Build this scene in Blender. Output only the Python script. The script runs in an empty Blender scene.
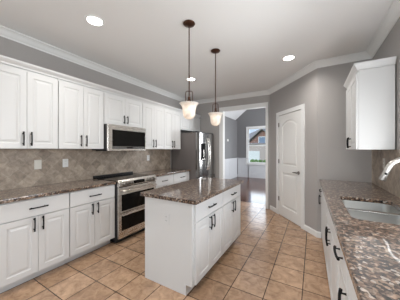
import bpy, bmesh, math, random
from mathutils import Vector, Matrix
random.seed(7)
SC = bpy.context.scene
C = SC.collection
PI = math.pi
R = math.radians

# ------------------------------------------------------------------ camera
cd = bpy.data.cameras.new('camera')
cam = bpy.data.objects.new('camera', cd)
C.objects.link(cam)
cd.sensor_width = 36.0
cd.lens = 36.0 * 196.0 / 400.0
cd.shift_y = -0.001
cd.clip_start = 0.02
cam.location = (0, 0, 1.375)
cam.rotation_euler = (R(90), 0, R(30))
SC.camera = cam

# ------------------------------------------------------------------ world
w = bpy.data.worlds.new('world')
SC.world = w
w.use_nodes = True
nt = w.node_tree
bg = nt.nodes['Background']
tcw = nt.nodes.new('ShaderNodeTexCoord')
sepw = nt.nodes.new('ShaderNodeSeparateXYZ')
rw = nt.nodes.new('ShaderNodeValToRGB')
nt.links.new(tcw.outputs['Generated'], sepw.inputs[0])
nt.links.new(sepw.outputs['Z'], rw.inputs[0])
rw.color_ramp.elements[0].position = 0.0
rw.color_ramp.elements[0].color = (0.80, 0.90, 1.0, 1)
rw.color_ramp.elements[1].position = 0.35
rw.color_ramp.elements[1].color = (0.25, 0.50, 0.95, 1)
nt.links.new(rw.outputs[0], bg.inputs[0])
bg.inputs[1].default_value = 1.2

# ------------------------------------------------------------------ lights (daylight through the windows, an added fill at the left, sun outside)
def area(name, loc, rot, sx, sy, power, color=(1, 1, 1)):
    l = bpy.data.lights.new(name, 'AREA')
    l.shape = 'RECTANGLE'
    l.size = sx
    l.size_y = sy
    l.energy = power
    l.color = color
    o = bpy.data.objects.new(name, l)
    C.objects.link(o)
    o.location = loc
    o.rotation_euler = rot
    return o
area('daylight_rear_window', (-1.15, -3.75, 1.0), (R(122), 0, 0), 2.6, 1.9, 105, (0.93, 0.97, 1.0))
area('added_left_fill', (-3.5, -1.7, 1.15), (R(115), 0, R(-90)), 2.0, 1.8, 105, (0.93, 0.97, 1.0))  # unseen fill added to brighten the sink side and the ceiling there
area('daylight_sink_window', (0.79, 1.65, 1.64), (R(108), 0, R(90)), 1.3, 0.95, 47, (0.97, 0.98, 1.0))
area('daylight_dining_window', (1.36, 7.3, 1.5), (R(90), 0, R(90)), 2.6, 1.7, 230, (0.94, 0.97, 1.0))
area('daylight_far_window', (-2.35, 9.86, 1.56), (R(90), 0, R(180)), 0.75, 1.6, 20, (0.92, 0.96, 1.0))
sl = bpy.data.lights.new('sun', 'SUN')
sl.energy = 3.0
sl.angle = 0.02
sl.color = (1, 0.95, 0.88)
so = bpy.data.objects.new('sun', sl)
C.objects.link(so)
so.location = (-8, 6, 12)
so.rotation_euler = (R(52), 0, R(-14))

# ------------------------------------------------------------------ exposure
SC.view_settings.view_transform = 'Standard'
SC.view_settings.look = 'None'
SC.view_settings.gamma = 1.0
SC.view_settings.use_curve_mapping = False
SC.view_settings.exposure = -0.17
CAN_POWER = 11
PENDANT_POWER = 3.0

# ------------------------------------------------------------------ materials
def mat(name, col, rough=0.5, metal=0.0, spec=0.5, bump=None):
    m = bpy.data.materials.new(name)
    m.use_nodes = True
    b = m.node_tree.nodes['Principled BSDF']
    b.inputs['Base Color'].default_value = (*col, 1)
    b.inputs['Roughness'].default_value = rough
    b.inputs['Metallic'].default_value = metal
    b.inputs['Specular IOR Level'].default_value = spec
    if bump:
        N = m.node_tree.nodes; L = m.node_tree.links
        tc = N.new('ShaderNodeTexCoord'); n = N.new('ShaderNodeTexNoise')
        n.inputs['Scale'].default_value = bump[0]; n.inputs['Detail'].default_value = 3
        L.new(tc.outputs['Object'], n.inputs['Vector'])
        bp = N.new('ShaderNodeBump'); bp.inputs['Strength'].default_value = bump[1]; bp.inputs['Distance'].default_value = 0.002
        L.new(n.outputs['Fac'], bp.inputs['Height']); L.new(bp.outputs['Normal'], b.inputs['Normal'])
    return m

def ramp(N, stops, interp='LINEAR'):
    r = N.new('ShaderNodeValToRGB')
    cr = r.color_ramp
    cr.interpolation = interp
    while len(cr.elements) < len(stops):
        cr.elements.new(0.5)
    for e, (p, c) in zip(cr.elements, stops):
        e.position = p
        e.color = (*c, 1)
    return r

def mixc(N, L, fac, a, b, mode='MIX'):
    x = N.new('ShaderNodeMix'); x.data_type = 'RGBA'; x.blend_type = mode
    if isinstance(fac, (int, float)): x.inputs[0].default_value = fac
    else: L.new(fac, x.inputs[0])
    for s, i in ((a, 6), (b, 7)):
        if isinstance(s, tuple): x.inputs[i].default_value = (*s, 1)
        else: L.new(s, x.inputs[i])
    return x.outputs[2]

def granite():
    m = mat('granite', (0.4, 0.3, 0.25), 0.3, 0, 0.3)
    N = m.node_tree.nodes; L = m.node_tree.links; b = N['Principled BSDF']
    tc = N.new('ShaderNodeTexCoord')
    n = N.new('ShaderNodeTexNoise'); n.inputs['Scale'].default_value = 34; n.inputs['Detail'].default_value = 3; n.inputs['Roughness'].default_value = 0.6; n.inputs['Distortion'].default_value = 0.8
    L.new(tc.outputs['Object'], n.inputs['Vector'])
    r1 = ramp(N, [(0.41, (0.006, 0.005, 0.005)), (0.48, (0.045, 0.024, 0.016)), (0.54, (0.13, 0.075, 0.05)), (0.60, (0.36, 0.25, 0.18)), (0.72, (0.62, 0.51, 0.41))])
    L.new(n.outputs['Fac'], r1.inputs[0])
    v = N.new('ShaderNodeTexVoronoi'); v.inputs['Scale'].default_value = 82
    L.new(tc.outputs['Object'], v.inputs['Vector'])
    sp = N.new('ShaderNodeSeparateColor'); L.new(v.outputs['Color'], sp.inputs[0])
    r2 = ramp(N, [(0.0, (0.006, 0.006, 0.006)), (0.38, (0.045, 0.024, 0.016)), (0.60, (0.18, 0.105, 0.068)), (0.79, (0.40, 0.275, 0.19)), (0.92, (0.62, 0.55, 0.48))], 'CONSTANT')
    L.new(sp.outputs[0], r2.inputs[0])
    L.new(mixc(N, L, 0.55, r1.outputs[0], r2.outputs[0]), b.inputs['Base Color'])
    b.inputs['Coat Weight'].default_value = 1.0; b.inputs['Coat IOR'].default_value = 1.6; b.inputs['Coat Roughness'].default_value = 0.03
    return m

def tiles(name, size, c1, c2, mortar, msize, rough, rot=0.0, plane='xy', off=(0, 0), noise=14, bump=0.3, amount=0.5, dark=(0.5, 0.45, 0.4)):
    m = mat(name, c1, rough)
    N = m.node_tree.nodes; L = m.node_tree.links; b = N['Principled BSDF']
    tc = N.new('ShaderNodeTexCoord')
    sx = N.new('ShaderNodeSeparateXYZ'); L.new(tc.outputs['Object'], sx.inputs[0])
    cx = N.new('ShaderNodeCombineXYZ')
    L.new(sx.outputs['XYZ'.index(plane[0].upper())], cx.inputs[0])
    L.new(sx.outputs['XYZ'.index(plane[1].upper())], cx.inputs[1])
    mp = N.new('ShaderNodeMapping'); L.new(cx.outputs[0], mp.inputs[0])
    mp.inputs['Location'].default_value = (off[0], off[1], 0)
    mp.inputs['Rotation'].default_value = (0, 0, rot)
    br = N.new('ShaderNodeTexBrick')
    br.offset = 0.0; br.squash = 1.0
    L.new(mp.outputs[0], br.inputs['Vector'])
    br.inputs['Scale'].default_value = 1.0
    br.inputs['Brick Width'].default_value = size
    br.inputs['Row Height'].default_value = size
    br.inputs['Mortar Size'].default_value = msize
    br.inputs['Mortar Smooth'].default_value = 0.2
    br.inputs['Color1'].default_value = (*c1, 1)
    br.inputs['Color2'].default_value = (*c2, 1)
    br.inputs['Mortar'].default_value = (*mortar, 1)
    n = N.new('ShaderNodeTexNoise'); n.inputs['Scale'].default_value = noise; n.inputs['Detail'].default_value = 6; n.inputs['Roughness'].default_value = 0.65; n.inputs['Distortion'].default_value = 0.6
    L.new(tc.outputs['Object'], n.inputs['Vector'])
    r = ramp(N, [(0.32, dark), (0.68, (1.25, 1.22, 1.18))])
    L.new(n.outputs['Fac'], r.inputs[0])
    L.new(mixc(N, L, amount, br.outputs['Color'], r.outputs[0], 'MULTIPLY'), b.inputs['Base Color'])
    bp = N.new('ShaderNodeBump'); bp.inputs['Strength'].default_value = bump; bp.inputs['Distance'].default_value = 0.003; bp.invert = True
    L.new(br.outputs['Fac'], bp.inputs['Height']); L.new(bp.outputs['Normal'], b.inputs['Normal'])
    return m

def wood_floor():
    m = mat('dark_wood_floor', (0.05, 0.02, 0.012), 0.13, 0, 0.22)
    N = m.node_tree.nodes; L = m.node_tree.links; b = N['Principled BSDF']
    tc = N.new('ShaderNodeTexCoord')
    br = N.new('ShaderNodeTexBrick'); L.new(tc.outputs['Object'], br.inputs['Vector'])
    br.inputs['Scale'].default_value = 1; br.inputs['Brick Width'].default_value = 1.1; br.inputs['Row Height'].default_value = 0.10
    br.inputs['Mortar Size'].default_value = 0.002
    br.inputs['Color1'].default_value = (0.13, 0.048, 0.024, 1); br.inputs['Color2'].default_value = (0.075, 0.028, 0.014, 1); br.inputs['Mortar'].default_value = (0.01, 0.005, 0.004, 1)
    L.new(br.outputs['Color'], b.inputs['Base Color'])
    return m

def steel(name, col=(0.62, 0.60, 0.57), rough=0.3):
    m = mat(name, col, rough, 1.0)
    N = m.node_tree.nodes; L = m.node_tree.links; b = N['Principled BSDF']
    tc = N.new('ShaderNodeTexCoord'); mp = N.new('ShaderNodeMapping'); mp.inputs['Scale'].default_value = (6, 6, 300)
    n = N.new('ShaderNodeTexNoise'); n.inputs['Scale'].default_value = 1.0
    L.new(tc.outputs['Object'], mp.inputs[0]); L.new(mp.outputs[0], n.inputs['Vector'])
    mr = N.new('ShaderNodeMapRange'); mr.inputs[3].default_value = rough * 0.97; mr.inputs[4].default_value = rough * 1.05
    L.new(n.outputs['Fac'], mr.inputs[0]); L.new(mr.outputs[0], b.inputs['Roughness'])
    return m

def emit(name, col, s):
    m = mat(name, (0.8, 0.8, 0.8), 0.4)
    b = m.node_tree.nodes['Principled BSDF']
    b.inputs['Emission Color'].default_value = (*col, 1)
    b.inputs['Emission Strength'].default_value = s
    return m

def glass_pane():
    m = bpy.data.materials.new('clear_glass'); m.use_nodes = True
    N = m.node_tree.nodes; L = m.node_tree.links
    N.remove(N['Principled BSDF'])
    t = N.new('ShaderNodeBsdfTransparent'); t.inputs[0].default_value = (0.96, 0.98, 0.98, 1)
    g = N.new('ShaderNodeBsdfGlossy'); g.inputs['Roughness'].default_value = 0.02
    f = N.new('ShaderNodeFresnel'); f.inputs[0].default_value = 1.45
    x = N.new('ShaderNodeMixShader')
    L.new(f.outputs[0], x.inputs[0]); L.new(t.outputs[0], x.inputs[1]); L.new(g.outputs[0], x.inputs[2])
    L.new(x.outputs[0], N['Material Output'].inputs[0])
    return m

def shade_glass():
    m = bpy.data.materials.new('alabaster_glass'); m.use_nodes = True
    N = m.node_tree.nodes; L = m.node_tree.links
    b = N['Principled BSDF']
    tc = N.new('ShaderNodeTexCoord'); n = N.new('ShaderNodeTexNoise'); n.inputs['Scale'].default_value = 22; n.inputs['Detail'].default_value = 4
    L.new(tc.outputs['Object'], n.inputs['Vector'])
    r = ramp(N, [(0.35, (0.80, 0.74, 0.68)), (0.65, (0.93, 0.91, 0.88))]); L.new(n.outputs['Fac'], r.inputs[0])
    L.new(r.outputs[0], b.inputs['Base Color']); b.inputs['Roughness'].default_value = 0.2
    t = N.new('ShaderNodeBsdfTranslucent'); L.new(r.outputs[0], t.inputs[0])
    x = N.new('ShaderNodeMixShader'); x.inputs[0].default_value = 0.55
    L.new(b.outputs[0], x.inputs[1]); L.new(t.outputs[0], x.inputs[2]); L.new(x.outputs[0], N['Material Output'].inputs[0])
    return m

M = dict(
    white=mat('cabinet_white', (0.67, 0.672, 0.67), 0.38),
    trim=mat('trim_white', (0.82, 0.82, 0.81), 0.4),
    wains=mat('wainscot_paint', (0.60, 0.61, 0.63), 0.45),
    doorw=mat('door_white', (0.80, 0.79, 0.77), 0.42),
    ceil=mat('ceiling_paint', (0.82, 0.82, 0.815), 0.85, bump=(220, 0.12)),
    wall=mat('grey_wall_paint', (0.40, 0.378, 0.365), 0.7, bump=(200, 0.1)),
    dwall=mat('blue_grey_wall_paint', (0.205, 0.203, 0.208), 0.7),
    dceil=mat('vault_ceiling_paint', (0.78, 0.79, 0.80), 0.85),
    granite=granite(),
    floor=tiles('terracotta_floor_tile', 0.312, (0.50, 0.338, 0.225), (0.38, 0.25, 0.162), (0.055, 0.034, 0.024), 0.0045, 0.20, 0, 'xy', (0.09, 0.014), 12, 0.35, 0.75, (0.52, 0.46, 0.42)),
    wood=wood_floor(),
    splash=tiles('travertine_wall_tile', 0.125, (0.47, 0.395, 0.325), (0.30, 0.248, 0.20), (0.43, 0.37, 0.31), 0.003, 0.45, R(45), 'yz', (0.02, 0.03), 16, 0.3, 0.75, (0.5, 0.47, 0.44)),
    black=mat('black_metal', (0.008, 0.008, 0.009), 0.6, 0.0, 0.15),
    blackplastic=mat('black_enamel', (0.015, 0.015, 0.016), 0.3),
    blackglass=mat('black_glass', (0.006, 0.0055, 0.005), 0.06, 0, 0.14),
    steel=steel('brushed_steel', (0.74, 0.71, 0.67), 0.27),
    darksteel=steel('dark_steel', (0.27, 0.265, 0.262), 0.17),
    fridgeside=mat('fridge_side_grey', (0.15, 0.132, 0.125), 0.42, 0.2),
    sinksteel=mat('sink_steel', (0.47, 0.475, 0.46), 0.4, 1.0),
    nickel=mat('brushed_nickel', (0.38, 0.365, 0.345), 0.36, 1.0),
    bronze=mat('oil_rubbed_bronze', (0.075, 0.035, 0.022), 0.38, 0.75),
    darknickel=mat('dark_nickel_hinge', (0.25, 0.23, 0.21), 0.35, 1.0),
    plate=mat('outlet_plate', (0.78, 0.78, 0.77), 0.4),
    almond=mat('almond_plate', (0.72, 0.70, 0.64), 0.4),
    slot=mat('outlet_slot', (0.05, 0.05, 0.05), 0.6),
    glass=glass_pane(),
    shade=shade_glass(),
    bulb=emit('bulb_glow', (1.0, 0.90, 0.78), 6),
    can=emit('downlight_glow', (1.0, 0.97, 0.92), 14),
    display=emit('display_glow', (0.5, 0.7, 0.8), 0.05),
    brick=tiles('house_brick', 0.25, (0.30, 0.13, 0.09), (0.22, 0.09, 0.07), (0.4, 0.33, 0.30), 0.02, 0.8, 0, 'xz'),
    siding=mat('pale_brick', (0.52, 0.43, 0.40), 0.8),
    shingle=mat('roof_shingle', (0.30, 0.27, 0.26), 0.9, bump=(20, 0.5)),
    housewin=mat('house_window_glass', (0.20, 0.26, 0.36), 0.1),
    grass=mat('lawn', (0.12, 0.22, 0.05), 0.9, bump=(30, 0.8)),
    concrete=mat('concrete', (0.55, 0.53, 0.50), 0.9),
)

# ------------------------------------------------------------------ mesh helpers
def box(bm, x0, x1, y0, y1, z0, z1, bev=0.0):
    vs = [bm.verts.new((x, y, z)) for z in (z0, z1) for y in (y0, y1) for x in (x0, x1)]
    fs = [bm.faces.new([vs[i] for i in f]) for f in ((0, 2, 3, 1), (4, 5, 7, 6), (0, 1, 5, 4), (2, 6, 7, 3), (0, 4, 6, 2), (1, 3, 7, 5))]
    if bev > 0:
        es = list({e for f in fs for e in f.edges})
        bmesh.ops.bevel(bm, geom=es, offset=bev, segments=2, affect='EDGES', profile=0.6)
    return vs

def tube(bm, pts, r, n=10, cap=True):
    pts = [Vector(p) for p in pts]
    rs = r if isinstance(r, (list, tuple)) else [r] * len(pts)
    T = []
    for i in range(len(pts)):
        a = pts[max(i - 1, 0)]; b = pts[min(i + 1, len(pts) - 1)]
        T.append((b - a).normalized())
    up = Vector((0, 0, 1)) if abs(T[0].z) < 0.9 else Vector((1, 0, 0))
    u = T[0].cross(up).normalized()
    rings = []
    for i, p in enumerate(pts):
        u = (u - T[i] * u.dot(T[i])).normalized()
        v = T[i].cross(u)
        rings.append([bm.verts.new(p + (u * math.cos(2 * PI * k / n) + v * math.sin(2 * PI * k / n)) * rs[i]) for k in range(n)])
    for a, b in zip(rings, rings[1:]):
        for k in range(n):
            bm.faces.new((a[k], a[(k + 1) % n], b[(k + 1) % n], b[k]))
    if cap:
        bm.faces.new(rings[0][::-1]); bm.faces.new(rings[-1])

def lathe(bm, prof, n=28, origin=(0, 0, 0), axis='z'):
    ox, oy, oz = origin
    rings = []
    for r, h in prof:
        ring = []
        for k in range(n):
            a = 2 * PI * k / n
            c, s = r * math.cos(a), r * math.sin(a)
            if axis == 'z': p = (ox + c, oy + s, oz + h)
            elif axis == 'y': p = (ox + c, oy + h, oz + s)
            else: p = (ox + h, oy + c, oz + s)
            ring.append(bm.verts.new(p))
        rings.append(ring)
    for a, b in zip(rings, rings[1:]):
        for k in range(n):
            bm.faces.new((a[k], a[(k + 1) % n], b[(k + 1) % n], b[k]))
    if prof[0][0] > 1e-5: bm.faces.new(rings[0][::-1])
    if prof[-1][0] > 1e-5: bm.faces.new(rings[-1])
    bmesh.ops.remove_doubles(bm, verts=[v for v in bm.verts], dist=1e-6)

def sweep(bm, path, prof, closed=False):
    """path: list of (x,y); prof: closed section of (offset to the left, z)."""
    n = len(path)
    cols = []
    for i in range(n):
        p = Vector(path[i])
        def nrm(a, b):
            d = (Vector(b) - Vector(a)).normalized(); return Vector((-d.y, d.x))
        if closed or 0 < i < n - 1:
            n0 = nrm(path[i - 1], path[i]); n1 = nrm(path[i], path[(i + 1) % n])
            m = (n0 + n1); m = m / max(m.dot(n0), 0.2)
        elif i == 0: m = nrm(path[0], path[1])
        else: m = nrm(path[-2], path[-1])
        cols.append([bm.verts.new((p.x + m.x * o, p.y + m.y * o, z)) for o, z in prof])
    k = len(prof)
    rng = range(n if closed else n - 1)
    for i in rng:
        a, b = cols[i], cols[(i + 1) % n]
        for j in range(k):
            bm.faces.new((a[j], b[j], b[(j + 1) % k], a[(j + 1) % k]))
    if not closed:
        bm.faces.new(cols[0][::-1]); bm.faces.new(cols[-1])

def inset_poly(P, d):
    n = len(P); out = []
    for i in range(n):
        a, b, c = Vector(P[i - 1]), Vector(P[i]), Vector(P[(i + 1) % n])
        d0 = (b - a).normalized(); d1 = (c - b).normalized()
        n0 = Vector((-d0.y, d0.x)); n1 = Vector((-d1.y, d1.x))
        m = n0 + n1
        m = m / max(m.dot(n0), 0.25)
        out.append((b.x + m.x * d, b.y + m.y * d))
    return out

def panel_slab(bm, W, Hh, t, panels, prof):
    """slab in x 0..W, z 0..Hh, front at y=-t; CCW panel outlines are stepped in by prof (inset, depth)."""
    def V(p, y): return bm.verts.new((p[0], y, p[1]))
    def loop(vs): return [bm.edges.new((vs[i], vs[(i + 1) % len(vs)])) for i in range(len(vs))]
    outer = [(0, 0), (W, 0), (W, Hh), (0, Hh)]
    ov = [V(p, -t) for p in outer]
    edges = loop(ov)
    loops = []
    for P in panels:
        pv = [V(p, -t) for p in P]
        edges += loop(pv); loops.append((P, pv))
    if panels:
        bmesh.ops.triangle_fill(bm, edges=edges, use_beauty=True, use_dissolve=False)
    else:
        bm.faces.new(ov)
    for P, pv in loops:
        prev = pv
        for ins, dep in prof:
            q = inset_poly(P, ins)
            cur = [V(p, -t + dep) for p in q]
            for i in range(len(cur)):
                j = (i + 1) % len(cur)
                bm.faces.new((prev[i], prev[j], cur[j], cur[i]))
            prev = cur
        bm.faces.new(prev)
    bv = [V(p, 0) for p in outer]
    for i in range(4):
        j = (i + 1) % 4
        bm.faces.new((ov[j], ov[i], bv[i], bv[j]))
    bm.faces.new(bv[::-1])
    bmesh.ops.recalc_face_normals(bm, faces=bm.faces[:])

def poly_slab(bm, outer, holes, z0, z1):
    def mk(z):
        loops = []; edges = []
        for P in [outer] + holes:
            vs = [bm.verts.new((p[0], p[1], z)) for p in P]
            edges += [bm.edges.new((vs[i], vs[(i + 1) % len(vs)])) for i in range(len(vs))]
            loops.append(vs)
        bmesh.ops.triangle_fill(bm, edges=edges, use_beauty=True, use_dissolve=False)
        return loops
    A, B = mk(z0), mk(z1)
    for a, b in zip(A, B):
        for i in range(len(a)):
            j = (i + 1) % len(a)
            bm.faces.new((a[i], a[j], b[j], b[i]))
    bmesh.ops.recalc_face_normals(bm, faces=bm.faces[:])

def rrect(x0, x1, y0, y1, r, n=5):
    P = []
    for cx, cy, a0 in ((x1 - r, y0 + r, -90), (x1 - r, y1 - r, 0), (x0 + r, y1 - r, 90), (x0 + r, y0 + r, 180)):
        for k in range(n + 1):
            a = R(a0 + 90 * k / n)
            P.append((cx + r * math.cos(a), cy + r * math.sin(a)))
    return P

def obj(name, bm, m, parent=None, loc=(0, 0, 0), smooth=False, bevel=0.0):
    me = bpy.data.meshes.new(name)
    bmesh.ops.recalc_face_normals(bm, faces=bm.faces[:])
    bm.to_mesh(me); bm.free()
    me.materials.append(m)
    if smooth:
        for p in me.polygons: p.use_smooth = True
        me.set_sharp_from_angle(angle=R(42))
    o = bpy.data.objects.new(name, me)
    C.objects.link(o)
    o.location = loc
    if parent: o.parent = parent
    if bevel:
        md = o.modifiers.new('bevel', 'BEVEL'); md.width = bevel; md.segments = 2; md.limit_method = 'ANGLE'; md.angle_limit = R(40)
    return o

def bx(name, m, parent, *a, bev=0.0, smooth=False):
    bm = bmesh.new(); box(bm, *a, bev=bev)
    return obj(name, bm, m, parent)

def tag(o, label, cat, group=None):
    o['label'] = label; o['category'] = cat
    if group: o['group'] = group
    return o

def thing(name, label, cat, loc=(0, 0, 0), rotz=0.0, group=None):
    o = bpy.data.objects.new(name, None)
    C.objects.link(o)
    o.empty_display_size = 0.1
    o.location = loc; o.rotation_euler = (0, 0, rotz)
    return tag(o, label, cat, group)

def struct(name, bm, m, parent=None, **k):
    o = obj(name, bm, m, parent, **k)
    if parent is None: o['kind'] = 'structure'
    return o

def sbox(name, m, *a):
    bm = bmesh.new(); box(bm, *a)
    return struct(name, bm, m)

def dup(root, loc, label, rotz=None, group=None):
    r = root.copy(); C.objects.link(r); r.location = loc; r['label'] = label
    if rotz is not None: r.rotation_euler = (0, 0, rotz)
    if group: r['group'] = group
    for ch in list(root.children):
        c = ch.copy(); C.objects.link(c); c.parent = r
        for g in ch.children:
            d = g.copy(); C.objects.link(d); d.parent = c
    return r

# ------------------------------------------------------------------ the room
LX, RX, BY, RBY, REAR = -3.05, 0.72, 4.75, 3.585, -3.2
CZ = 2.74
DA, DB = Vector((-0.868, 4.75)), Vector((0.055, 3.585))

sbox('floor', M['floor'], LX - 0.12, RX + 0.12, REAR - 0.15, 5.06, -0.1, 0.0)
sbox('ceiling', M['ceil'], LX - 0.12, RX + 0.12, REAR - 0.15, 4.76, CZ, CZ + 0.12)
bm = bmesh.new()     # left wall; the part behind the camera has an opening for the added window
box(bm, LX - 0.12, LX, -0.7, BY, 0, CZ); box(bm, LX - 0.12, LX, REAR - 0.15, -2.7, 0, CZ)
box(bm, LX - 0.12, LX, -2.7, -0.7, 0, 0.3); box(bm, LX - 0.12, LX, -2.7, -0.7, 2.3, CZ)
struct('wall_left', bm, M['wall'])

bm = bmesh.new()     # right wall with the opening of the window above the sink
box(bm, RX, RX + 0.12, 2.36, BY, 0, CZ)
box(bm, RX, RX + 0.12, REAR - 0.15, 0.94, 0, CZ)
box(bm, RX, RX + 0.12, 0.94, 2.36, 0, 1.10)
box(bm, RX, RX + 0.12, 0.94, 2.36, 2.22, CZ)
struct('wall_right', bm, M['wall'])

bm = bmesh.new()     # rear wall (behind the camera) with a wide window opening
box(bm, LX, -2.5, REAR - 0.15, REAR, 0, CZ)
box(bm, 0.2, RX, REAR - 0.15, REAR, 0, CZ)
box(bm, -2.5, 0.2, REAR - 0.15, REAR, 0, 0.35)
box(bm, -2.5, 0.2, REAR - 0.15, REAR, 2.35, CZ)
struct('wall_rear', bm, M['wall'])

OX0, OX1, OZ = -2.055, -0.948, 2.395     # doorway to the dining room
bm = bmesh.new()
box(bm, LX - 0.32, OX0, BY, 4.84, 0, CZ)
box(bm, OX1, RX + 0.7, BY, 4.84, 0, CZ)
box(bm, OX0, OX1, BY, 4.84, OZ, CZ)
struct('wall_back', bm, M['wall'])
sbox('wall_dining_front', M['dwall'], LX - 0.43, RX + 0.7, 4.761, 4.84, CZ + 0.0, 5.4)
sbox('wall_back_right', M['wall'], DB.x, RX, RBY, RBY + 0.1, 0, CZ)

# diagonal pantry wall with a door opening
dd = (DB - DA); DL = dd.length; dd.normalize()
DROT = math.atan2(dd.y, dd.x)
dn = Vector((-dd.y, dd.x))      # away from the kitchen
def diag_struct(name, m, boxes):
    bm = bmesh.new()
    for b in boxes: box(bm, *b)
    o = struct(name, bm, m)
    o.location = (DA.x, DA.y, 0); o.rotation_euler = (0, 0, DROT)
    return o
S0, S1, DZ = 0.385, 1.115, 2.085
diag_struct('wall_diagonal', M['wall'], [(0.0, S0 - 0.02, 0, 0.11, 0, CZ), (S1 + 0.02, DL, 0, 0.11, 0, CZ), (S0 - 0.02, S1 + 0.02, 0, 0.11, DZ + 0.02, CZ)])
casw = 0.075
diag_struct('trim_1', M['trim'], [(S0 - 0.005 - casw, S0 - 0.005, -0.018, -0.0005, 0, DZ + 0.005), (S1 + 0.005, S1 + 0.005 + casw, -0.018, -0.0005, 0, DZ + 0.005),
                                  (S0 - 0.005 - casw, S1 + 0.005 + casw, -0.018, -0.0005, DZ + 0.005, DZ + 0.005 + casw)])

# pantry door: arched upper panel, square lower panel
dw = S1 - S0 - 0.006
bm = bmesh.new()
def arch(x0, x1, z0, z1, rise):
    P = [(x0, z0), (x1, z0)]
    n = 14
    for k in range(n + 1):
        t = k / n
        P.append((x1 + (x0 - x1) * t, z1 - rise + rise * math.sin(PI * t) ** 0.8 if 0 < k < n else z1 - rise))
    return P
dprof = [(0.006, 0.013), (0.024, 0.016), (0.050, 0.004), (0.055, 0.003)]
panel_slab(bm, dw, DZ - 0.012, 0.035, [[(0.12, 0.20), (dw - 0.12, 0.20), (dw - 0.12, 0.90), (0.12, 0.90)], arch(0.12, dw - 0.12, 1.05, 1.95, 0.09)], dprof)
door = struct('door_1', bm, M['doorw'])
dp = DA + dd * (S0 + 0.003) + dn * 0.03
door.location = (dp.x, dp.y, 0.010); door.rotation_euler = (0, 0, DROT)
for z in (0.335, 1.12, 1.885):
    bm = bmesh.new(); tube(bm, [(-0.001, -0.042, z - 0.045), (-0.001, -0.042, z + 0.045)], 0.0075, 8); box(bm, 0.001, 0.02, -0.038, -0.0352, z - 0.045, z + 0.045)
    obj('hinge', bm, M['darknickel'], door)
bm = bmesh.new()
lathe(bm, [(0.0, 0), (0.032, -0.001), (0.032, -0.008), (0.024, -0.012), (0.012, -0.014), (0.012, -0.05), (0, -0.052)], 20, (dw - 0.07, -0.035, 0.945), 'y')
tube(bm, [(dw - 0.07, -0.08, 0.945), (dw - 0.10, -0.082, 0.948), (dw - 0.15, -0.082, 0.944), (dw - 0.185, -0.08, 0.94)], [0.011, 0.010, 0.009, 0.007], 10)
obj('lever_handle', bm, M['darknickel'], door, smooth=True)

# doorway casing and jamb lining
bm = bmesh.new()
for y0, y1 in ((BY - 0.02, BY - 0.0005), (4.8405, 4.855)):
    box(bm, OX0 - 0.09, OX0, y0, y1, 0.0, OZ + 0.085)
    box(bm, OX1, OX1 + 0.04, y0, y1, 0.0, OZ + 0.085)
    box(bm, OX0, OX1, y0, y1, OZ, OZ + 0.085)
box(bm, OX0 + 0.0005, OX0 + 0.015, BY - 0.02, 4.855, 0.0, OZ - 0.0005)
box(bm, OX1 - 0.015, OX1 - 0.0005, BY - 0.02, 4.855, 0.0, OZ - 0.0005)
box(bm, OX0 + 0.0155, OX1 - 0.0155, BY - 0.02, 4.855, OZ - 0.015, OZ - 0.0005)
struct('trim_2', bm, M['trim'])

# ceiling crown moulding round the kitchen
crown = [(0.0, CZ - 0.088), (0.010, CZ - 0.088), (0.014, CZ - 0.074), (0.030, CZ - 0.062), (0.052, CZ - 0.034), (0.070, CZ - 0.020), (0.088, CZ - 0.014), (0.088, CZ - 0.001), (0.0, CZ - 0.001)]
bm = bmesh.new()
sweep(bm, [(LX, REAR), (RX, REAR), (RX, RBY), (DB.x, RBY), (DA.x, BY), (LX, BY)], crown, True)
struct('trim_3', bm, M['trim'])

# baseboards
bb = [(0.0, 0.0), (0.014, 0.0), (0.014, 0.075), (0.006, 0.092), (0.0, 0.092)]
def base(name, path):
    bm = bmesh.new(); sweep(bm, path, bb); return struct(name, bm, M['trim'])
pA = DA + dd * (S0 - 0.081); pB = DA + dd * (S1 + 0.081)
e1 = Vector((-0.92, BY)); e0 = DA
base('baseboard_back', [tuple(pA), tuple(DA + dd * 0.02)])
base('baseboard_diagonal', [(0.108, RBY), tuple(DB), tuple(pB)])
base('baseboard_left', [(LX, 0.60), (LX, REAR)])

# tile backsplashes (thin tile layers fixed on the walls)
sbox('trim_4', M['splash'], LX + 0.0005, LX + 0.009, 0.61, 3.815, 0.9155, 1.3795)
bm = bmesh.new()
box(bm, RX - 0.009, RX - 0.0005, 2.37, RBY - 0.001, 0.9155, 1.374)
box(bm, RX - 0.009, RX - 0.0005, -0.11, 2.37, 0.9155, 1.09)
struct('trim_5', bm, M['splash'])

# windows, the left one added for its light, that let the daylight in (out of the photo's frame)
def window_frame(name, w_, h_, t, loc, rotz, mull=True):
    bm = bmesh.new()
    f = 0.05
    box(bm, 0, f, 0, t, 0, h_); box(bm, w_ - f, w_, 0, t, 0, h_)
    box(bm, f, w_ - f, 0, t, 0, f); box(bm, f, w_ - f, 0, t, h_ - f, h_)
    if mull: box(bm, f, w_ - f, 0.01, t - 0.01, h_ / 2 - 0.02, h_ / 2 + 0.02)
    o = struct(name, bm, M['trim'])
    o.location = loc; o.rotation_euler = (0, 0, rotz)
    bm = bmesh.new(); box(bm, f, w_ - f, t / 2 - 0.003, t / 2 + 0.003, f, h_ - f)
    obj('pane', bm, M['glass'], o)
    return o
window_frame('window_2', 1.416, 1.116, 0.05, (RX + 0.001, 2.358, 1.102), R(-90))
window_frame('window_added', 1.996, 1.996, 0.08, (LX - 0.02, -2.698, 0.302), R(90), False)  # unseen window, added to go with the left fill light
window_frame('window_3', 2.696, 1.996, 0.08, (0.198, REAR - 0.03, 0.352), R(180), False)

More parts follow.
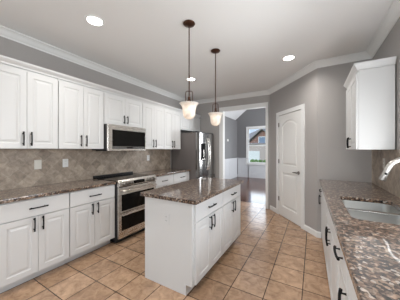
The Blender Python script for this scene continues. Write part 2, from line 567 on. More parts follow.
# ------------------------------------------------------------------ dining room beyond the doorway
DX0, DX1, DY1 = -3.36, 1.25, 9.6
SLP = 0.87; AX = -1.05; AZ = 2.85 + SLP * (AX - DX0)
sbox('floor_dining', M['wood'], DX0 - 0.1, DX1 + 0.1, 5.0605, DY1 + 0.1, -0.1, 0.0)
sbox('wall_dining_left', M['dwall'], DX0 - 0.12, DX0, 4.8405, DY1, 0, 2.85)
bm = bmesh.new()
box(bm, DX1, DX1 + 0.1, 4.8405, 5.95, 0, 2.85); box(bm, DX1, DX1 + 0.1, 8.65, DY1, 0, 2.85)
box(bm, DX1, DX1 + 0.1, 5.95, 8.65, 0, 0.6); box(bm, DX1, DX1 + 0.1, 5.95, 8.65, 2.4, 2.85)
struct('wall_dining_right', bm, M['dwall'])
WX0, WX1, WZ0, WZ1 = -2.80, -1.86, 0.72, 2.42
bm = bmesh.new()
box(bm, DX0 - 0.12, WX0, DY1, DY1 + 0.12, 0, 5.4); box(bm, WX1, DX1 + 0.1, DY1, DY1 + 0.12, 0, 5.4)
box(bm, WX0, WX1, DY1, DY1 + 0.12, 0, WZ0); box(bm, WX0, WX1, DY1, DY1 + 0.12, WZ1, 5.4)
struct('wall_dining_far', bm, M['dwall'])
bm = bmesh.new()     # vaulted ceiling
z_r = AZ - (AZ - 2.85) * 1.0
vs = [bm.verts.new((x, y, z)) for y in (4.8405, DY1 - 0.0005) for x, z in ((DX0 - 0.12, 2.851), (AX, AZ), (DX1 + 0.1, 2.851), (DX1 + 0.1, 2.97), (AX, AZ + 0.12), (DX0 - 0.12, 2.97))]
for i in range(6):
    j = (i + 1) % 6
    bm.faces.new((vs[i], vs[j], vs[6 + j], vs[6 + i]))
bm.faces.new(vs[:6][::-1]); bm.faces.new(vs[6:])
struct('ceiling_dining', bm, M['dceil'])

# wainscot with chair rail and baseboard
def wains(name, W, Hh, n, loc, rotz):
    bm = bmesh.new()
    pan = []
    g = 0.11; pw = (W - g * (n + 1)) / n
    for k in range(n):
        a = g + k * (pw + g)
        pan.append([(a, 0.19), (a + pw, 0.19), (a + pw, Hh - 0.10), (a, Hh - 0.10)])
    panel_slab(bm, W, Hh, 0.012, pan, [(0.003, 0.008), (0.02, 0.008), (0.024, 0.004)])
    box(bm, 0, W, -0.045, 0, Hh, Hh + 0.03)
    box(bm, 0, W, -0.028, -0.0121, 0, 0.13)
    o = struct(name, bm, M['wains'])
    o.location = loc; o.rotation_euler = (0, 0, rotz)
    return o
wains('trim_6', DY1 - 4.90, 0.93, 5, (DX0 + 0.001, 4.885, 0), R(90))
wains('trim_7', 0.55, 0.93, 1, (DX0 + 0.05, DY1 - 0.001, 0), 0)
wains('trim_8', 1.05, 0.62, 1, (WX0 - 0.0, DY1 - 0.001, 0), 0)
bm = bmesh.new()
f = 0.085
box(bm, WX0 - f, WX0, DY1 - 0.022, DY1 - 0.0005, WZ0, WZ1 + f); box(bm, WX1, WX1 + f, DY1 - 0.022, DY1 - 0.0005, WZ0, WZ1 + f)
box(bm, WX0, WX1, DY1 - 0.022, DY1 - 0.0005, WZ1, WZ1 + f)
win = struct('window_1', bm, M['trim'])
bm = bmesh.new(); box(bm, WX0 - 0.12, WX1 + 0.12, DY1 - 0.06, DY1 - 0.0005, WZ0 - 0.03, WZ0 - 0.0005); box(bm, WX0 - f, WX1 + f, DY1 - 0.02, DY1 - 0.0005, WZ0 - 0.085, WZ0 - 0.0305)
obj('sill', bm, M['trim'], win)
for z0, z1, yo in ((WZ0 + 0.001, 1.585, 0.0), (1.575, WZ1 - 0.001, 0.035)):
    bm = bmesh.new()
    y0, y1 = DY1 + 0.012 + yo, DY1 + 0.042 + yo
    s = 0.04
    box(bm, WX0 + 0.002, WX0 + s, y0, y1, z0, z1); box(bm, WX1 - s, WX1 - 0.002, y0, y1, z0, z1)
    box(bm, WX0 + s, WX1 - s, y0, y1, z0, z0 + s); box(bm, WX0 + s, WX1 - s, y0, y1, z1 - s, z1)
    sa = obj('sash', bm, M['trim'], win)
    bm = bmesh.new(); box(bm, WX0 + s, WX1 - s, (y0 + y1) / 2 - 0.003, (y0 + y1) / 2 + 0.003, z0 + s, z1 - s)
    obj('pane', bm, M['glass'], sa)

# the neighbour's lot seen through the far window
sbox('ground', M['grass'], -40, 30, 9.9, 60, -0.6, -0.3)
hs = thing('house', 'brick neighbour house with steep gable seen through dining window', 'house', (-6.0, 25.0, -0.3))
bx('wall', M['siding'], hs, -4.0, 6.0, 0.0, 8.0, 0.0, 2.35)
bm = bmesh.new()
vs = [bm.verts.new(p) for p in ((-1.5, -0.02, 2.36), (2.5, -0.02, 2.36), (0.5, -0.02, 4.1), (-1.5, 4, 2.36), (2.5, 4, 2.36), (0.5, 4, 4.1))]
for f_ in ((0, 1, 2), (5, 4, 3), (0, 3, 4, 1), (1, 4, 5, 2), (2, 5, 3, 0)): bm.faces.new([vs[i] for i in f_])
obj('gable', bm, M['brick'], hs)
bm = bmesh.new()
for xa, za, xb, zb in ((-2.0, 2.0, 0.5, 4.2), (0.5, 4.2, 3.0, 2.0)):
    vs = [bm.verts.new((x, y, z + t)) for t in (0, 0.14) for y in (-0.35, 4.5) for x, z in ((xa, za), (xb, zb))]
    for f_ in ((0, 2, 3, 1), (4, 5, 7, 6), (0, 1, 5, 4), (2, 6, 7, 3), (0, 4, 6, 2), (1, 3, 7, 5)): bm.faces.new([vs[i] for i in f_])
obj('gable_roof', bm, M['shingle'], hs)
bm = bmesh.new()
vs = [bm.verts.new(p) for p in ((-4.4, -0.3, 2.36), (6.4, -0.3, 2.36), (6.4, 8.4, 2.36), (-4.4, 8.4, 2.36), (0.9, 4.0, 5.3), (3.0, 4.0, 5.3))]
for f_ in ((0, 1, 5, 4), (1, 2, 5), (2, 3, 4, 5), (3, 0, 4), (3, 2, 1, 0)): bm.faces.new([vs[i] for i in f_])
obj('main_roof', bm, M['shingle'], hs)
wf = bx('window', M['trim'], hs, 0.05, 0.95, -0.06, -0.021, 2.4, 3.3)
bx('pane', M['housewin'], wf, 0.12, 0.88, -0.07, -0.061, 2.47, 3.23)
bx('garage_door', M['trim'], hs, -2.2, 0.2, -0.05, -0.001, 0.0, 1.5)
bm = bmesh.new()
for k in range(60):
    x, y = random.uniform(-0.9, 0.9), random.uniform(-0.3, 0.3)
    h = random.uniform(0.15, 0.5)
    bmesh.ops.create_icosphere(bm, subdivisions=1, radius=random.uniform(0.09, 0.16), matrix=Matrix.Translation((x, y, h)))
sh = tag(obj('shrub', bm, mat('shrub_leaf', (0.13, 0.24, 0.06), 0.9), loc=(-5.3, 22.2, -0.32)), 'low green shrub on the lawn outside the dining window', 'shrub')

# ------------------------------------------------------------------ cabinets
def pull(name, L, parent, loc, vertical, m=None, stand=0.029, r=0.0068):
    """arched bar pull standing off the front (-y)"""
    bm = bmesh.new()
    h = L / 2
    a = [(-h, -stand * 0.78), (-h * 0.6, -stand * 0.97), (0, -stand), (h * 0.6, -stand * 0.97), (h, -stand * 0.78)]
    f3 = (lambda s, y: (0, y, s)) if vertical else (lambda s, y: (s, y, 0))
    tube(bm, [f3(s, y) for s, y in a], [r * 1.2, r, r, r, r * 1.2], 8)
    for s in (-h * 0.72, h * 0.72):
        tube(bm, [f3(s, 0.0), f3(s, -stand * 0.35), f3(s, -stand * 0.92)], [r * 0.9, r * 0.65, r * 0.65], 8)
    return obj(name, bm, m or M['black'], parent, loc, smooth=True)

CPROF = [(0.003, 0.005), (0.009, 0.007), (0.017, 0.007), (0.034, 0.002), (0.038, 0.0015)]
def cab_door(parent, x, z, W, Hh, t=0.02, fr=0.055):
    bm = bmesh.new()
    panel_slab(bm, W, Hh, t, [[(fr, fr), (W - fr, fr), (W - fr, Hh - fr), (fr, Hh - fr)]], CPROF)
    return obj('door', bm, M['white'], parent, (x, -0.001, z))
def cab_drawer(parent, x, z, W, Hh, t=0.02, handle=True, L=0.16):
    bm = bmesh.new(); box(bm, 0, W, -t, 0, 0, Hh, bev=0.003)
    o = obj('drawer', bm, M['white'], parent, (x, -0.001, z))
    if handle: pull('handle', L, o, (W / 2, -t, Hh / 2), False)
    return o

def carcass(parent, W, D, h, toe_h=0.10, toe_d=0.09, sink=False):
    bm = bmesh.new()
    t = 0.018
    z0 = toe_h
    box(bm, 0, t, 0, D, z0, h); box(bm, W - t, W, 0, D, z0, h)
    box(bm, t, W - t, D - t, D, z0, h); box(bm, t, W - t, 0, D - t, z0, z0 + t)
    box(bm, t, W - t, 0, t, z0 + t, h)
    if not sink: box(bm, t, W - t, t, D - t, h - t, h)
    box(bm, 0, W, toe_d, D, 0, z0)
    return obj('carcass', bm, M['white'], parent)

def base_cabinet(label, W, loc, rotz, D=0.53, ndoors=2, h=0.878, hz=0.61, hinge=None, group=None, door_top=0.685, sink=False, handles=True, toe_d=0.09, edge=0.004, name='base_cabinet', x0=0.0):
    r = thing(name, label, 'cabinet', loc, rotz, group)
    carcass(r, W, D, h, toe_d=toe_d, sink=sink)
    cab_drawer(r, x0 + edge, door_top + 0.008, W - x0 - 2 * edge, h - 0.012 - door_top - 0.008, handle=not sink)
    W2 = W - x0
    if ndoors == 2:
        dw_ = (W2 - 2 * edge - 0.004) / 2
        for k in range(2):
            x = x0 + edge + k * (dw_ + 0.004)
            d = cab_door(r, x, 0.108, dw_, door_top - 0.108)
            pull('handle', 0.14, d, ((dw_ - 0.035) if k == 0 else 0.035, -0.02, hz - 0.108), True)
    else:
        dw_ = W2 - 2 * edge
        d = cab_door(r, x0 + edge, 0.108, dw_, door_top - 0.108)
        pull('handle', 0.14, d, (0.035 if hinge == 'far' else dw_ - 0.035, -0.02, hz - 0.108), True)
    return r

def upper_cabinet(label, W, z0, z1, loc, rotz, D=0.305, ndoors=2, hz=None, hl=0.15, group=None, handles=(True, True), name='wall_cabinet', edge=0.003):
    r = thing(name, label, 'cabinet', loc, rotz, group)
    Hh = z1 - z0
    bm = bmesh.new(); box(bm, 0, W, 0, D, 0, Hh, bev=0.002)
    obj('carcass', bm, M['white'], r)
    dw_ = (W - 2 * edge - 0.004) / 2
    for k in range(2):
        d = cab_door(r, edge + k * (dw_ + 0.004), 0.004, dw_, Hh - 0.03)
        if handles[k]:
            pull('handle', hl, d, ((dw_ - 0.033) if k == 0 else 0.033, -0.02, hz - z0), True)
    return r

RL = R(90)
BX = -2.50     # left carcass fronts
base_cabinet('white base cabinet nearest the left edge, with dark pulls, under tile backsplash', 0.606, (BX, 0.622, 0), RL, D=0.535, group='base cabinets along the tiled wall')
base_cabinet('white base cabinet immediately left of the double oven range', 0.606, (BX, 1.232, 0), RL, D=0.535, group='base cabinets along the tiled wall')
base_cabinet('white base cabinet immediately right of the range, partly behind the island', 0.588, (BX, 2.625, 0), RL, D=0.535, group='base cabinets along the tiled wall')
base_cabinet('white base cabinet between the range-side cabinet and the refrigerator', 0.588, (BX, 3.217, 0), RL, D=0.535, group='base cabinets along the tiled wall')

UX = -2.745
UB, UT = 1.384, 2.255
upper_cabinet('tall white wall cabinet nearest the left edge above two outlets', 0.606, UB, UT, (UX, 0.612, UB), RL, hz=1.49, group='tall wall cabinets over the counter')
upper_cabinet('tall white wall cabinet immediately left of the microwave', 0.606, UB, UT, (UX, 1.222, UB), RL, hz=1.49, group='tall wall cabinets over the counter')
upper_cabinet('short white wall cabinet directly above the microwave', 0.768, 1.765, UT, (UX, 1.832, 1.765), RL, hz=1.865, hl=0.13)
upper_cabinet('tall white wall cabinet immediately right of the microwave', 0.596, UB, UT, (UX, 2.604, UB), RL, hz=1.49, group='tall wall cabinets over the counter')
upper_cabinet('tall white wall cabinet beside the refrigerator top', 0.596, UB, UT, (UX, 3.204, UB), RL, hz=1.49, group='tall wall cabinets over the counter')
upper_cabinet('short white wall cabinet above the refrigerator', 0.92, 1.85, UT, (UX, 3.804, 1.85), RL, hz=1.95, hl=0.12, handles=(False, False))
cprof = [(0.0, UT + 0.0008), (0.012, UT + 0.0008), (0.016, UT + 0.018), (0.034, UT + 0.036), (0.046, UT + 0.05), (0.05, UT + 0.065), (0.0, UT + 0.065)]
bm = bmesh.new()
sweep(bm, [(UX - 0.001, 4.728), (UX - 0.001, 0.612), (LX + 0.002, 0.612)][::-1], [(-o, z) for o, z in cprof][::-1])
tag(obj('crown_molding', bm, M['white']), 'white crown moulding along the tops of the left wall cabinets', 'molding')

# light outlets
def outlet(name, label, loc, rotz, m, cat='outlet', rocker=False, w_=0.072, h_=0.116):
    r = thing(name, label, cat, loc, rotz)
    bm = bmesh.new(); box(bm, -w_ / 2, w_ / 2, -0.006, -0.0005, -h_ / 2, h_ / 2, bev=0.002)
    p = obj('plate', bm, m, r)
    if rocker:
        bx('rocker', m, r, -0.017, 0.017, -0.009, -0.0062, -0.033, 0.033, bev=0.001)
    else:
        for z in (-0.028, 0.012):
            s = bx('receptacle', m, r, -0.015, 0.015, -0.0082, -0.0062, z, z + 0.026, bev=0.0008)
            bm = bmesh.new()
            for x in (-0.006, 0.006): box(bm, x - 0.0012, x + 0.0012, -0.0088, -0.0083, z + 0.010, z + 0.020)
            obj('slots', bm, M['slot'], s)
    return r
SXW = LX + 0.009
outlet('light_switch', 'almond light switch on the tile, left one of two plates under the cabinets', (SXW, 1.131, 1.185), RL, M['almond'], 'switch', True, 0.076, 0.118)
outlet('wall_outlet', 'white outlet on the tile, right one of two plates left of the range', (SXW, 1.451, 1.185), RL, M['plate'])
outlet('wall_outlet', 'white outlet on the tile between range and refrigerator', (SXW, 3.06, 1.20), RL, M['plate'])
outlet('wall_outlet', 'outlet on the tile behind the sink faucet', (RX - 0.009, 3.02, 1.215), R(-90), M['almond'])
outlet('thermostat', 'small thermostat on the dining room left wall', (DX0, 8.35, 1.80), RL, M['almond'], 'thermostat', True, 0.15, 0.095)

# ------------------------------------------------------------------ countertops
def counter(name, label, outer, holes=[], z0=0.8795, z1=0.915):
    bm = bmesh.new(); poly_slab(bm, outer, holes, z0, z1)
    o = obj(name, bm, M['granite'], bevel=0.006)
    return tag(o, label, 'countertop')
counter('countertop', 'brown speckled granite countertop left of the range', [(LX + 0.001, 0.60), (-2.455, 0.60), (-2.455, 1.838), (LX + 0.001, 1.838)])
counter('countertop', 'brown speckled granite countertop between range and refrigerator', [(LX + 0.001, 2.622), (-2.455, 2.622), (-2.455, 3.822), (LX + 0.001, 3.822)])

# ------------------------------------------------------------------ range (slide-in, double oven)
rg = thing('range', 'stainless slide-in double oven range with black glass doors', 'stove', (-2.44, 1.844, 0), RL)
RW = 0.772
bm = bmesh.new(); box(bm, 0, RW, 0.0, 0.585, 0.06, 0.905); box(bm, 0.03, RW - 0.03, 0.06, 0.55, 0, 0.06)
obj('body', bm, M['blackplastic'], rg)
bx('cooktop', M['blackglass'], rg, 0.0, RW, 0.02, 0.585, 0.9055, 0.922, bev=0.003)
bm = bmesh.new(); box(bm, 0, RW, 0.553, 0.588, 0.9225, 0.957, bev=0.006)
obj('rear_trim', bm, M['blackplastic'], rg)
bm = bmesh.new()      # tilted control panel
sec = [(0.03, 0.926), (-0.005, 0.93), (-0.038, 0.905), (-0.045, 0.845), (-0.03, 0.832), (0.0, 0.832), (0.0, 0.9055), (0.03, 0.9225)]
a = [bm.verts.new((0.0, y, z)) for y, z in sec]; b = [bm.verts.new((RW, y, z)) for y, z in sec]
for i in range(len(sec)):
    j = (i + 1) % len(sec); bm.faces.new((a[i], a[j], b[j], b[i]))
bm.faces.new(a[::-1]); bm.faces.new(b)
cp = obj('control_panel', bm, M['steel'], rg, bevel=0.003)
bm = bmesh.new(); 
vs = [(0.265, 0.849), (0.49, 0.849), (0.49, 0.9), (0.265, 0.9)]
fv = [bm.verts.new((x, -0.0445 + (z - 0.845) * 0.1166 - 0.004, z)) for x, z in vs]; bk = [bm.verts.new((x, -0.0445 + (z - 0.845) * 0.1166 + 0.0, z)) for x, z in vs]
bm.faces.new(fv); bm.faces.new(bk[::-1])
for i in range(4):
    j = (i + 1) % 4; bm.faces.new((fv[i], bk[i], bk[j], fv[j]))
obj('display', bm, M['blackglass'], cp)
for x in (0.075, 0.14, 0.205, 0.555, 0.62, 0.685):
    bm = bmesh.new(); lathe(bm, [(0, 0.0), (0.028, -0.0), (0.028, -0.006), (0.023, -0.010), (0.021, -0.036), (0.018, -0.040), (0, -0.040)], 18, (x, -0.0425, 0.872), 'y')
    box(bm, x - 0.003, x + 0.003, -0.084, -0.078, 0.856, 0.888)
    obj('knob', bm, M['darknickel'], cp, smooth=False)
def oven_door(z0, z1, g0, g1, hz):
    bm = bmesh.new(); box(bm, 0.004, RW - 0.004, -0.03, -0.001, z0, z1, bev=0.004)
    d = obj('oven_door', bm, M['steel'], rg)
    bx('window', M['blackglass'], d, 0.055, RW - 0.055, -0.034, -0.0302, g0, g1, bev=0.0015)
    bm = bmesh.new()
    tube(bm, [(0.04, -0.078, hz), (RW - 0.04, -0.078, hz)], 0.0125, 12)
    for x in (0.065, RW - 0.065): box(bm, x - 0.011, x + 0.011, -0.076, -0.0302, hz - 0.009, hz + 0.009)
    obj('handle', bm, M['steel'], d)
oven_door(0.452, 0.822, 0.475, 0.715, 0.772)
oven_door(0.085, 0.446, 0.19, 0.408, 0.428)

# ------------------------------------------------------------------ microwave
mw = thing('microwave', 'stainless over-the-range microwave mounted above the stove', 'microwave', (-2.665, 1.834, 1.352), RL)
MW, MH = 0.764, 0.408
bm = bmesh.new(); box(bm, 0, MW, 0.0, 0.375, 0.012, MH, bev=0.002); box(bm, 0.04, MW - 0.04, 0.03, 0.33, 0.0, 0.012)
obj('body', bm, M['blackplastic'], mw)
bm = bmesh.new(); box(bm, 0, MW, -0.028, -0.001, 0.004, MH, bev=0.004)
fr = obj('front_frame', bm, M['steel'], mw)
bx('door_glass', M['blackglass'], fr, 0.075, MW - 0.02, -0.031, -0.0282, 0.072, 0.330, bev=0.001)
bx('control_strip', mat('control_grey', (0.10, 0.10, 0.10), 0.25), fr, 0.075, MW - 0.02, -0.0308, -0.0282, 0.034, 0.070)
bx('display', M['blackglass'], fr, 0.34, 0.46, -0.0316, -0.0309, 0.04, 0.066)
bm = bmesh.new(); lathe(bm, [(0, 0), (0.009, 0), (0.009, -0.0012), (0, -0.0012)], 16, (0.40, -0.0282, 0.368), 'y')
obj('logo', bm, M['nickel'], fr)

# ------------------------------------------------------------------ refrigerator
fg = thing('refrigerator', 'dark stainless french door refrigerator against the back wall', 'refrigerator', (-2.335, 3.838, 0), RL)
FW, FH = 0.885, 1.79
bm = bmesh.new(); box(bm, 0, FW, 0, 0.69, 0.05, FH - 0.02, bev=0.004); box(bm, 0.03, FW - 0.03, 0.03, 0.6, 0, 0.05)
obj('body', bm, M['fridgeside'], fg)
bx('hinge_cover', M['blackplastic'], fg, 0.02, FW - 0.02, -0.03, 0.10, FH - 0.0195, FH + 0.01, bev=0.004)
fd = []
for k, (x0, x1) in enumerate(((0.003, FW / 2 - 0.003), (FW / 2 + 0.003, FW - 0.003))):
    bm = bmesh.new()
    curve = lambda x: -0.082 + 0.045 * abs(2 * x / FW - 1) ** 5
    n = 16
    xs = [x0 + (x1 - x0) * i / n for i in range(n + 1)]
    fr_ = [[bm.verts.new((x, curve(x), z)) for x in xs] for z in (0.74, FH - 0.022)]
    bk_ = [[bm.verts.new((x, -0.004, z)) for x in xs] for z in (0.74, FH - 0.022)]
    for i in range(n):
        bm.faces.new((fr_[0][i], fr_[0][i + 1], fr_[1][i + 1], fr_[1][i])); bm.faces.new((bk_[0][i + 1], bk_[0][i], bk_[1][i], bk_[1][i + 1]))
        bm.faces.new((bk_[0][i], bk_[0][i + 1], fr_[0][i + 1], fr_[0][i])); bm.faces.new((fr_[1][i], fr_[1][i + 1], bk_[1][i + 1], bk_[1][i]))
    bm.faces.new((fr_[0][0], fr_[1][0], bk_[1][0], bk_[0][0])); bm.faces.new((fr_[0][n], bk_[0][n], bk_[1][n], fr_[1][n]))
    d = obj('door', bm, M['darksteel'], fg, smooth=True)
    bm = bmesh.new(); xh = FW / 2 - 0.04 if k == 0 else FW / 2 + 0.04
    pts = [(xh, -0.08 - 0.055 * math.sin(PI * t) ** 0.5, 0.88 + 0.78 * t) for t in [i / 14 for i in range(15)]]
    tube(bm, pts, 0.0125, 10)
    obj('handle', bm, M['steel'], d, smooth=True)
    fd.append(d)
bm = bmesh.new(); box(bm, 0.13, 0.32, -0.086, -0.0775, 1.12, 1.52, bev=0.001)
dp_ = obj('dispenser', bm, M['blackglass'], fd[0])
bm = bmesh.new(); box(bm, 0.15, 0.30, -0.094, -0.0865, 1.14, 1.16); box(bm, 0.21, 0.24, -0.098, -0.0865, 1.2, 1.38)
obj('dispenser_trim', bm, M['steel'], dp_)
bm = bmesh.new(); box(bm, 0.003, FW - 0.003, -0.066, -0.004, 0.07, 0.732, bev=0.012)
d = obj('freezer_drawer', bm, M['darksteel'], fg)
bm = bmesh.new(); tube(bm, [(0.08, -0.062, 0.64), (0.13, -0.125, 0.64), (FW / 2, -0.135, 0.64), (FW - 0.13, -0.125, 0.64), (FW - 0.08, -0.062, 0.64)], 0.0125, 10)
obj('handle', bm, M['steel'], d, smooth=True)

# ------------------------------------------------------------------ island
IX = -0.967
base_cabinet('white island cabinet nearest the camera, with plain end panel', 0.664, (IX, 1.530, 0), RL, D=0.60, name='island_cabinet', group='cabinets of the island', toe_d=0.07, x0=0.03)
base_cabinet('white island cabinet on the doorway end of the island', 0.664, (IX, 2.196, 0), RL, D=0.60, name='island_cabinet', group='cabinets of the island', toe_d=0.07)
counter('countertop', 'brown speckled granite countertop on the white island', rrect(-1.612, -0.905, 1.495, 2.885, 0.015, 3))
outlet('wall_outlet', 'white outlet on the end panel of the island', (-1.268, 1.530, 0.68), 0, M['white'])

# ------------------------------------------------------------------ right run: cabinets, dishwasher, countertop, sink, faucet
SL = 0.0154
def fx(y): return 0.0845 + SL * (3.507 - y)      # counter front edge
RR = R(-90) + SL
def rpos(y): return (fx(y) + 0.022 + 0.021, y, 0)
base_cabinet('white base cabinet in the far corner of the sink counter', 0.41, rpos(3.55), RR, D=0.53, ndoors=1, hinge='far', group='base cabinets of the sink counter', toe_d=0.06)
dwsh = thing('dishwasher', 'plain white dishwasher front between far corner cabinet and sink cabinet', 'dishwasher', rpos(3.137), RR)
bx('tub', M['blackplastic'], dwsh, 0, 0.60, 0.0, 0.53, 0.1, 0.868)
bm = bmesh.new(); box(bm, 0.003, 0.597, -0.021, -0.001, 0.11, 0.79, bev=0.003)
obj('door', bm, M['white'], dwsh)
bx('control_panel', M['white'], dwsh, 0.003, 0.597, -0.021, -0.001, 0.795, 0.866, bev=0.003)
bx('toe_panel', M['blackplastic'], dwsh, 0.003, 0.597, 0.05, 0.07, 0, 0.099)
base_cabinet('white double door base cabinet under the sink', 0.932, rpos(2.532), RR, D=0.53, group='base cabinets of the sink counter', sink=True, toe_d=0.06)
base_cabinet('white single door base cabinet with drawer pull nearest the camera side of the sink', 0.436, rpos(1.595), RR, D=0.53, ndoors=1, hinge='near', group='base cabinets of the sink counter', toe_d=0.06)
base_cabinet('white base cabinet at the bottom edge under the sink counter', 0.615, rpos(1.155), RR, D=0.53, group='base cabinets of the sink counter', toe_d=0.06)
base_cabinet('white base cabinet at the near end of the sink counter', 0.62, rpos(0.536), RR, D=0.53, group='base cabinets of the sink counter', toe_d=0.06)

SX0, SX1, SY0, SY1 = 0.225, 0.60, 1.652, 2.385
counter('countertop', 'brown speckled granite countertop around the double sink',
        [(fx(-0.11), -0.11), (RX - 0.001, -0.11), (RX - 0.001, RBY - 0.001), (fx(RBY), RBY - 0.001)], [rrect(SX0, SX1, SY0, SY1, 0.06)[::-1]])
sk = thing('sink', 'double bowl stainless steel undermount sink in the right counter', 'sink', (0.41, 2.06, 0.68), 0)
def bowl(y0, y1):
    bm = bmesh.new()
    lv = [(-0.012, 0.198), (0.0, 0.1985), (0.002, 0.19), (0.012, 0.03), (0.035, 0.004), (0.06, 0.0)]
    prev = None
    for ins, z in lv:
        P = rrect(SX0 + ins + 0.001 - 0.41, SX1 - ins - 0.001 - 0.41, y0 + ins - 2.06, y1 - ins - 2.06, max(0.055 - ins * 0.3, 0.02), 5)
        cur = [bm.verts.new((p[0], p[1], z)) for p in P]
        if prev:
            for i in range(len(cur)):
                j = (i + 1) % len(cur); bm.faces.new((prev[i], prev[j], cur[j], cur[i]))
        prev = cur
    bm.faces.new(prev)
    o = obj('bowl', bm, M['sinksteel'], sk, smooth=True)
    md = o.modifiers.new('solid', 'SOLIDIFY'); md.thickness = 0.0015
    bm = bmesh.new(); lathe(bm, [(0, 0.004), (0.02, 0.004), (0.024, 0.006), (0.043, 0.006), (0.045, 0.002), (0, 0.002)], 20, (0, (y0 + y1) / 2 - 2.06, 0))
    obj('drain', bm, M['nickel'], o, smooth=True)
bowl(SY0, 2.045); bowl(2.082, SY1)
bm = bmesh.new(); box(bm, SX0 - 0.41 - 0.004, SX1 - 0.41 + 0.004, 2.038 - 2.06, 2.089 - 2.06, 0.191, 0.1986, bev=0.003)
obj('divider_rim', bm, mat('polished_steel', (0.86, 0.86, 0.85), 0.22, 1.0), sk)

fc = thing('faucet', 'brushed nickel pull-out faucet arching over the sink', 'faucet', (0.668, 2.03, 0.9155), 0)
bm = bmesh.new(); lathe(bm, [(0, 0), (0.03, 0), (0.03, 0.006), (0.024, 0.012), (0.022, 0.10), (0.019, 0.22), (0.0, 0.222)], 22)
obj('base', bm, M['nickel'], fc, smooth=True)
bm = bmesh.new()
pts = [(0, 0, 0.20), (0, 0, 0.28), (-0.008, 0.0, 0.335), (-0.03, 0.0, 0.372), (-0.065, 0.0, 0.390), (-0.105, 0.0, 0.385), (-0.14, 0.0, 0.362), (-0.16, 0, 0.338)]
tube(bm, pts, [0.0165] * len(pts), 14)
obj('spout', bm, M['nickel'], fc, smooth=True)
bm = bmesh.new(); tube(bm, [(-0.158, 0, 0.341), (-0.172, 0, 0.315), (-0.19, 0, 0.262), (-0.203, 0, 0.225), (-0.205, 0, 0.220)], [0.0175, 0.019, 0.0205, 0.024, 0.022], 16)
sh_ = obj('spray_head', bm, M['nickel'], fc, smooth=True)
bm = bmesh.new(); bmesh.ops.create_uvsphere(bm, u_segments=10, v_segments=8, radius=0.009, matrix=Matrix.Translation((-0.186, -0.021, 0.275)))
obj('button', bm, M['black'], sh_, smooth=True)
bm = bmesh.new(); tube(bm, [(0.0, 0.018, 0.17), (0.0, 0.045, 0.175), (0.0, 0.075, 0.20), (0.0, 0.10, 0.235)], [0.011, 0.009, 0.008, 0.007], 10)
obj('lever', bm, M['nickel'], fc, smooth=True)

# right wall cabinet with its own crown
uc = upper_cabinet('white wall cabinet on the right, with crown, beside the faucet', 0.745, 1.375, 2.222, (0.42, 3.408, 1.375), R(-90), D=0.288, hz=1.455, hl=0.13)
bm = bmesh.new()
cp2 = [(0.0, 0.8478), (0.010, 0.8478), (0.013, 0.862), (0.030, 0.886), (0.040, 0.900), (0.044, 0.915), (0.0, 0.915)]
sweep(bm, [(0.0, 0.286), (0.0, -0.001), (0.745, -0.001), (0.745, 0.286)], [(-o, z) for o, z in cp2][::-1])
box(bm, 0.0, 0.745, 0, 0.286, 0.8478, 0.87)
obj('crown', bm, M['white'], uc)

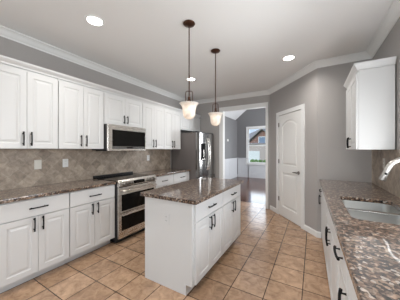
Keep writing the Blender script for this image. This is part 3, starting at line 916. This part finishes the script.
# ------------------------------------------------------------------ pendants
def pendant(label, x, y):
    r = thing('pendant_light', label, 'lamp', (x, y, CZ - 0.001), 0, 'pendants over the island')
    bm = bmesh.new(); lathe(bm, [(0, -0.0005), (0.062, -0.0005), (0.065, -0.006), (0.058, -0.016), (0.03, -0.026), (0.01, -0.03), (0.0, -0.03)], 28)
    obj('canopy', bm, M['bronze'], r, smooth=True)
    bm = bmesh.new(); tube(bm, [(0, 0, -0.028), (0, 0, -0.80)], 0.0065, 8)
    obj('rod', bm, M['bronze'], r, smooth=True)
    bm = bmesh.new()
    lathe(bm, [(0.0, -0.795), (0.014, -0.797), (0.014, -0.825), (0.022, -0.832), (0.024, -0.86), (0.032, -0.868), (0.034, -0.878), (0.0, -0.879)], 18)
    for s in (-1, 1):
        tube(bm, [(0.0, 0, -0.735), (s * 0.022, 0, -0.733), (s * 0.035, 0, -0.742), (s * 0.038, 0, -0.765), (s * 0.038, 0, -0.845), (s * 0.032, 0, -0.868)], 0.0042, 8)
    h = obj('holder', bm, M['bronze'], r, smooth=True)
    h.rotation_euler = (0, 0, R(30))
    bm = bmesh.new()
    prof = [(0.104, -0.866), (0.096, -0.874), (0.083, -0.890), (0.073, -0.912), (0.068, -0.945), (0.065, -0.980), (0.057, -1.008), (0.040, -1.026), (0.018, -1.034), (0.0, -1.035)]
    lathe(bm, prof, 32)
    fdel = [f_ for f_ in bm.faces if len(f_.verts) > 4]
    bmesh.ops.delete(bm, geom=fdel, context='FACES_ONLY')
    s_ = obj('shade', bm, M['shade'], r, smooth=True)
    md = s_.modifiers.new('solid', 'SOLIDIFY'); md.thickness = 0.003; md.offset = 0
    bm = bmesh.new(); bmesh.ops.create_uvsphere(bm, u_segments=16, v_segments=10, radius=0.026, matrix=Matrix.Translation((0, 0, -0.945)))
    tube(bm, [(0, 0, -0.881), (0, 0, -0.925)], 0.014, 10)
    obj('bulb', bm, M['bulb'], r, smooth=True)
    l = bpy.data.lights.new('pendant_lamp', 'POINT'); l.energy = PENDANT_POWER; l.color = (1, 0.92, 0.82); l.shadow_soft_size = 0.03
    o = bpy.data.objects.new('pendant_lamp', l); C.objects.link(o); o.parent = r; o.location = (0, 0, -0.885 - 0.015)
    o.location = (0, 0, -0.945)
    return r
pendant('bronze pendant with bell glass shade over the near end of the island', -1.16, 1.774)
pendant('bronze pendant with bell glass shade over the doorway end of the island', -1.165, 2.445)

# ------------------------------------------------------------------ recessed ceiling lights
def can(label, x, y):
    r = thing('recessed_light', label, 'light', (x, y, CZ - 0.0005), 0, 'recessed lights in the ceiling')
    bm = bmesh.new(); lathe(bm, [(0.072, -0.001), (0.098, -0.001), (0.095, -0.007), (0.078, -0.010), (0.072, -0.004), (0.072, -0.001)], 28)
    obj('trim_ring', bm, M['trim'], r, smooth=True)
    bm = bmesh.new(); lathe(bm, [(0, -0.0005), (0.071, -0.0005), (0.071, -0.004), (0.0, -0.004)], 24)
    obj('lens', bm, M['can'], r)
    l = bpy.data.lights.new('downlight', 'AREA'); l.shape = 'DISK'; l.size = 0.13; l.spread = R(150); l.energy = CAN_POWER; l.color = (1.0, 0.97, 0.93)
    o = bpy.data.objects.new('downlight', l); C.objects.link(o); o.parent = r; o.location = (0, 0, -0.012)
can('recessed ceiling light near the left wall cabinets, closest to the camera', -2.0, 1.24)
can('recessed ceiling light behind the near pendant, in front of the refrigerator', -2.045, 3.195)
can('recessed ceiling light in front of the white pantry door', -0.315, 3.183)
can('recessed ceiling light over the floor by the sink', -0.32, 1.24)
can('recessed ceiling light behind the camera on the stove side', -2.0, -0.8)
can('recessed ceiling light behind the camera on the sink side', -0.32, -0.8)
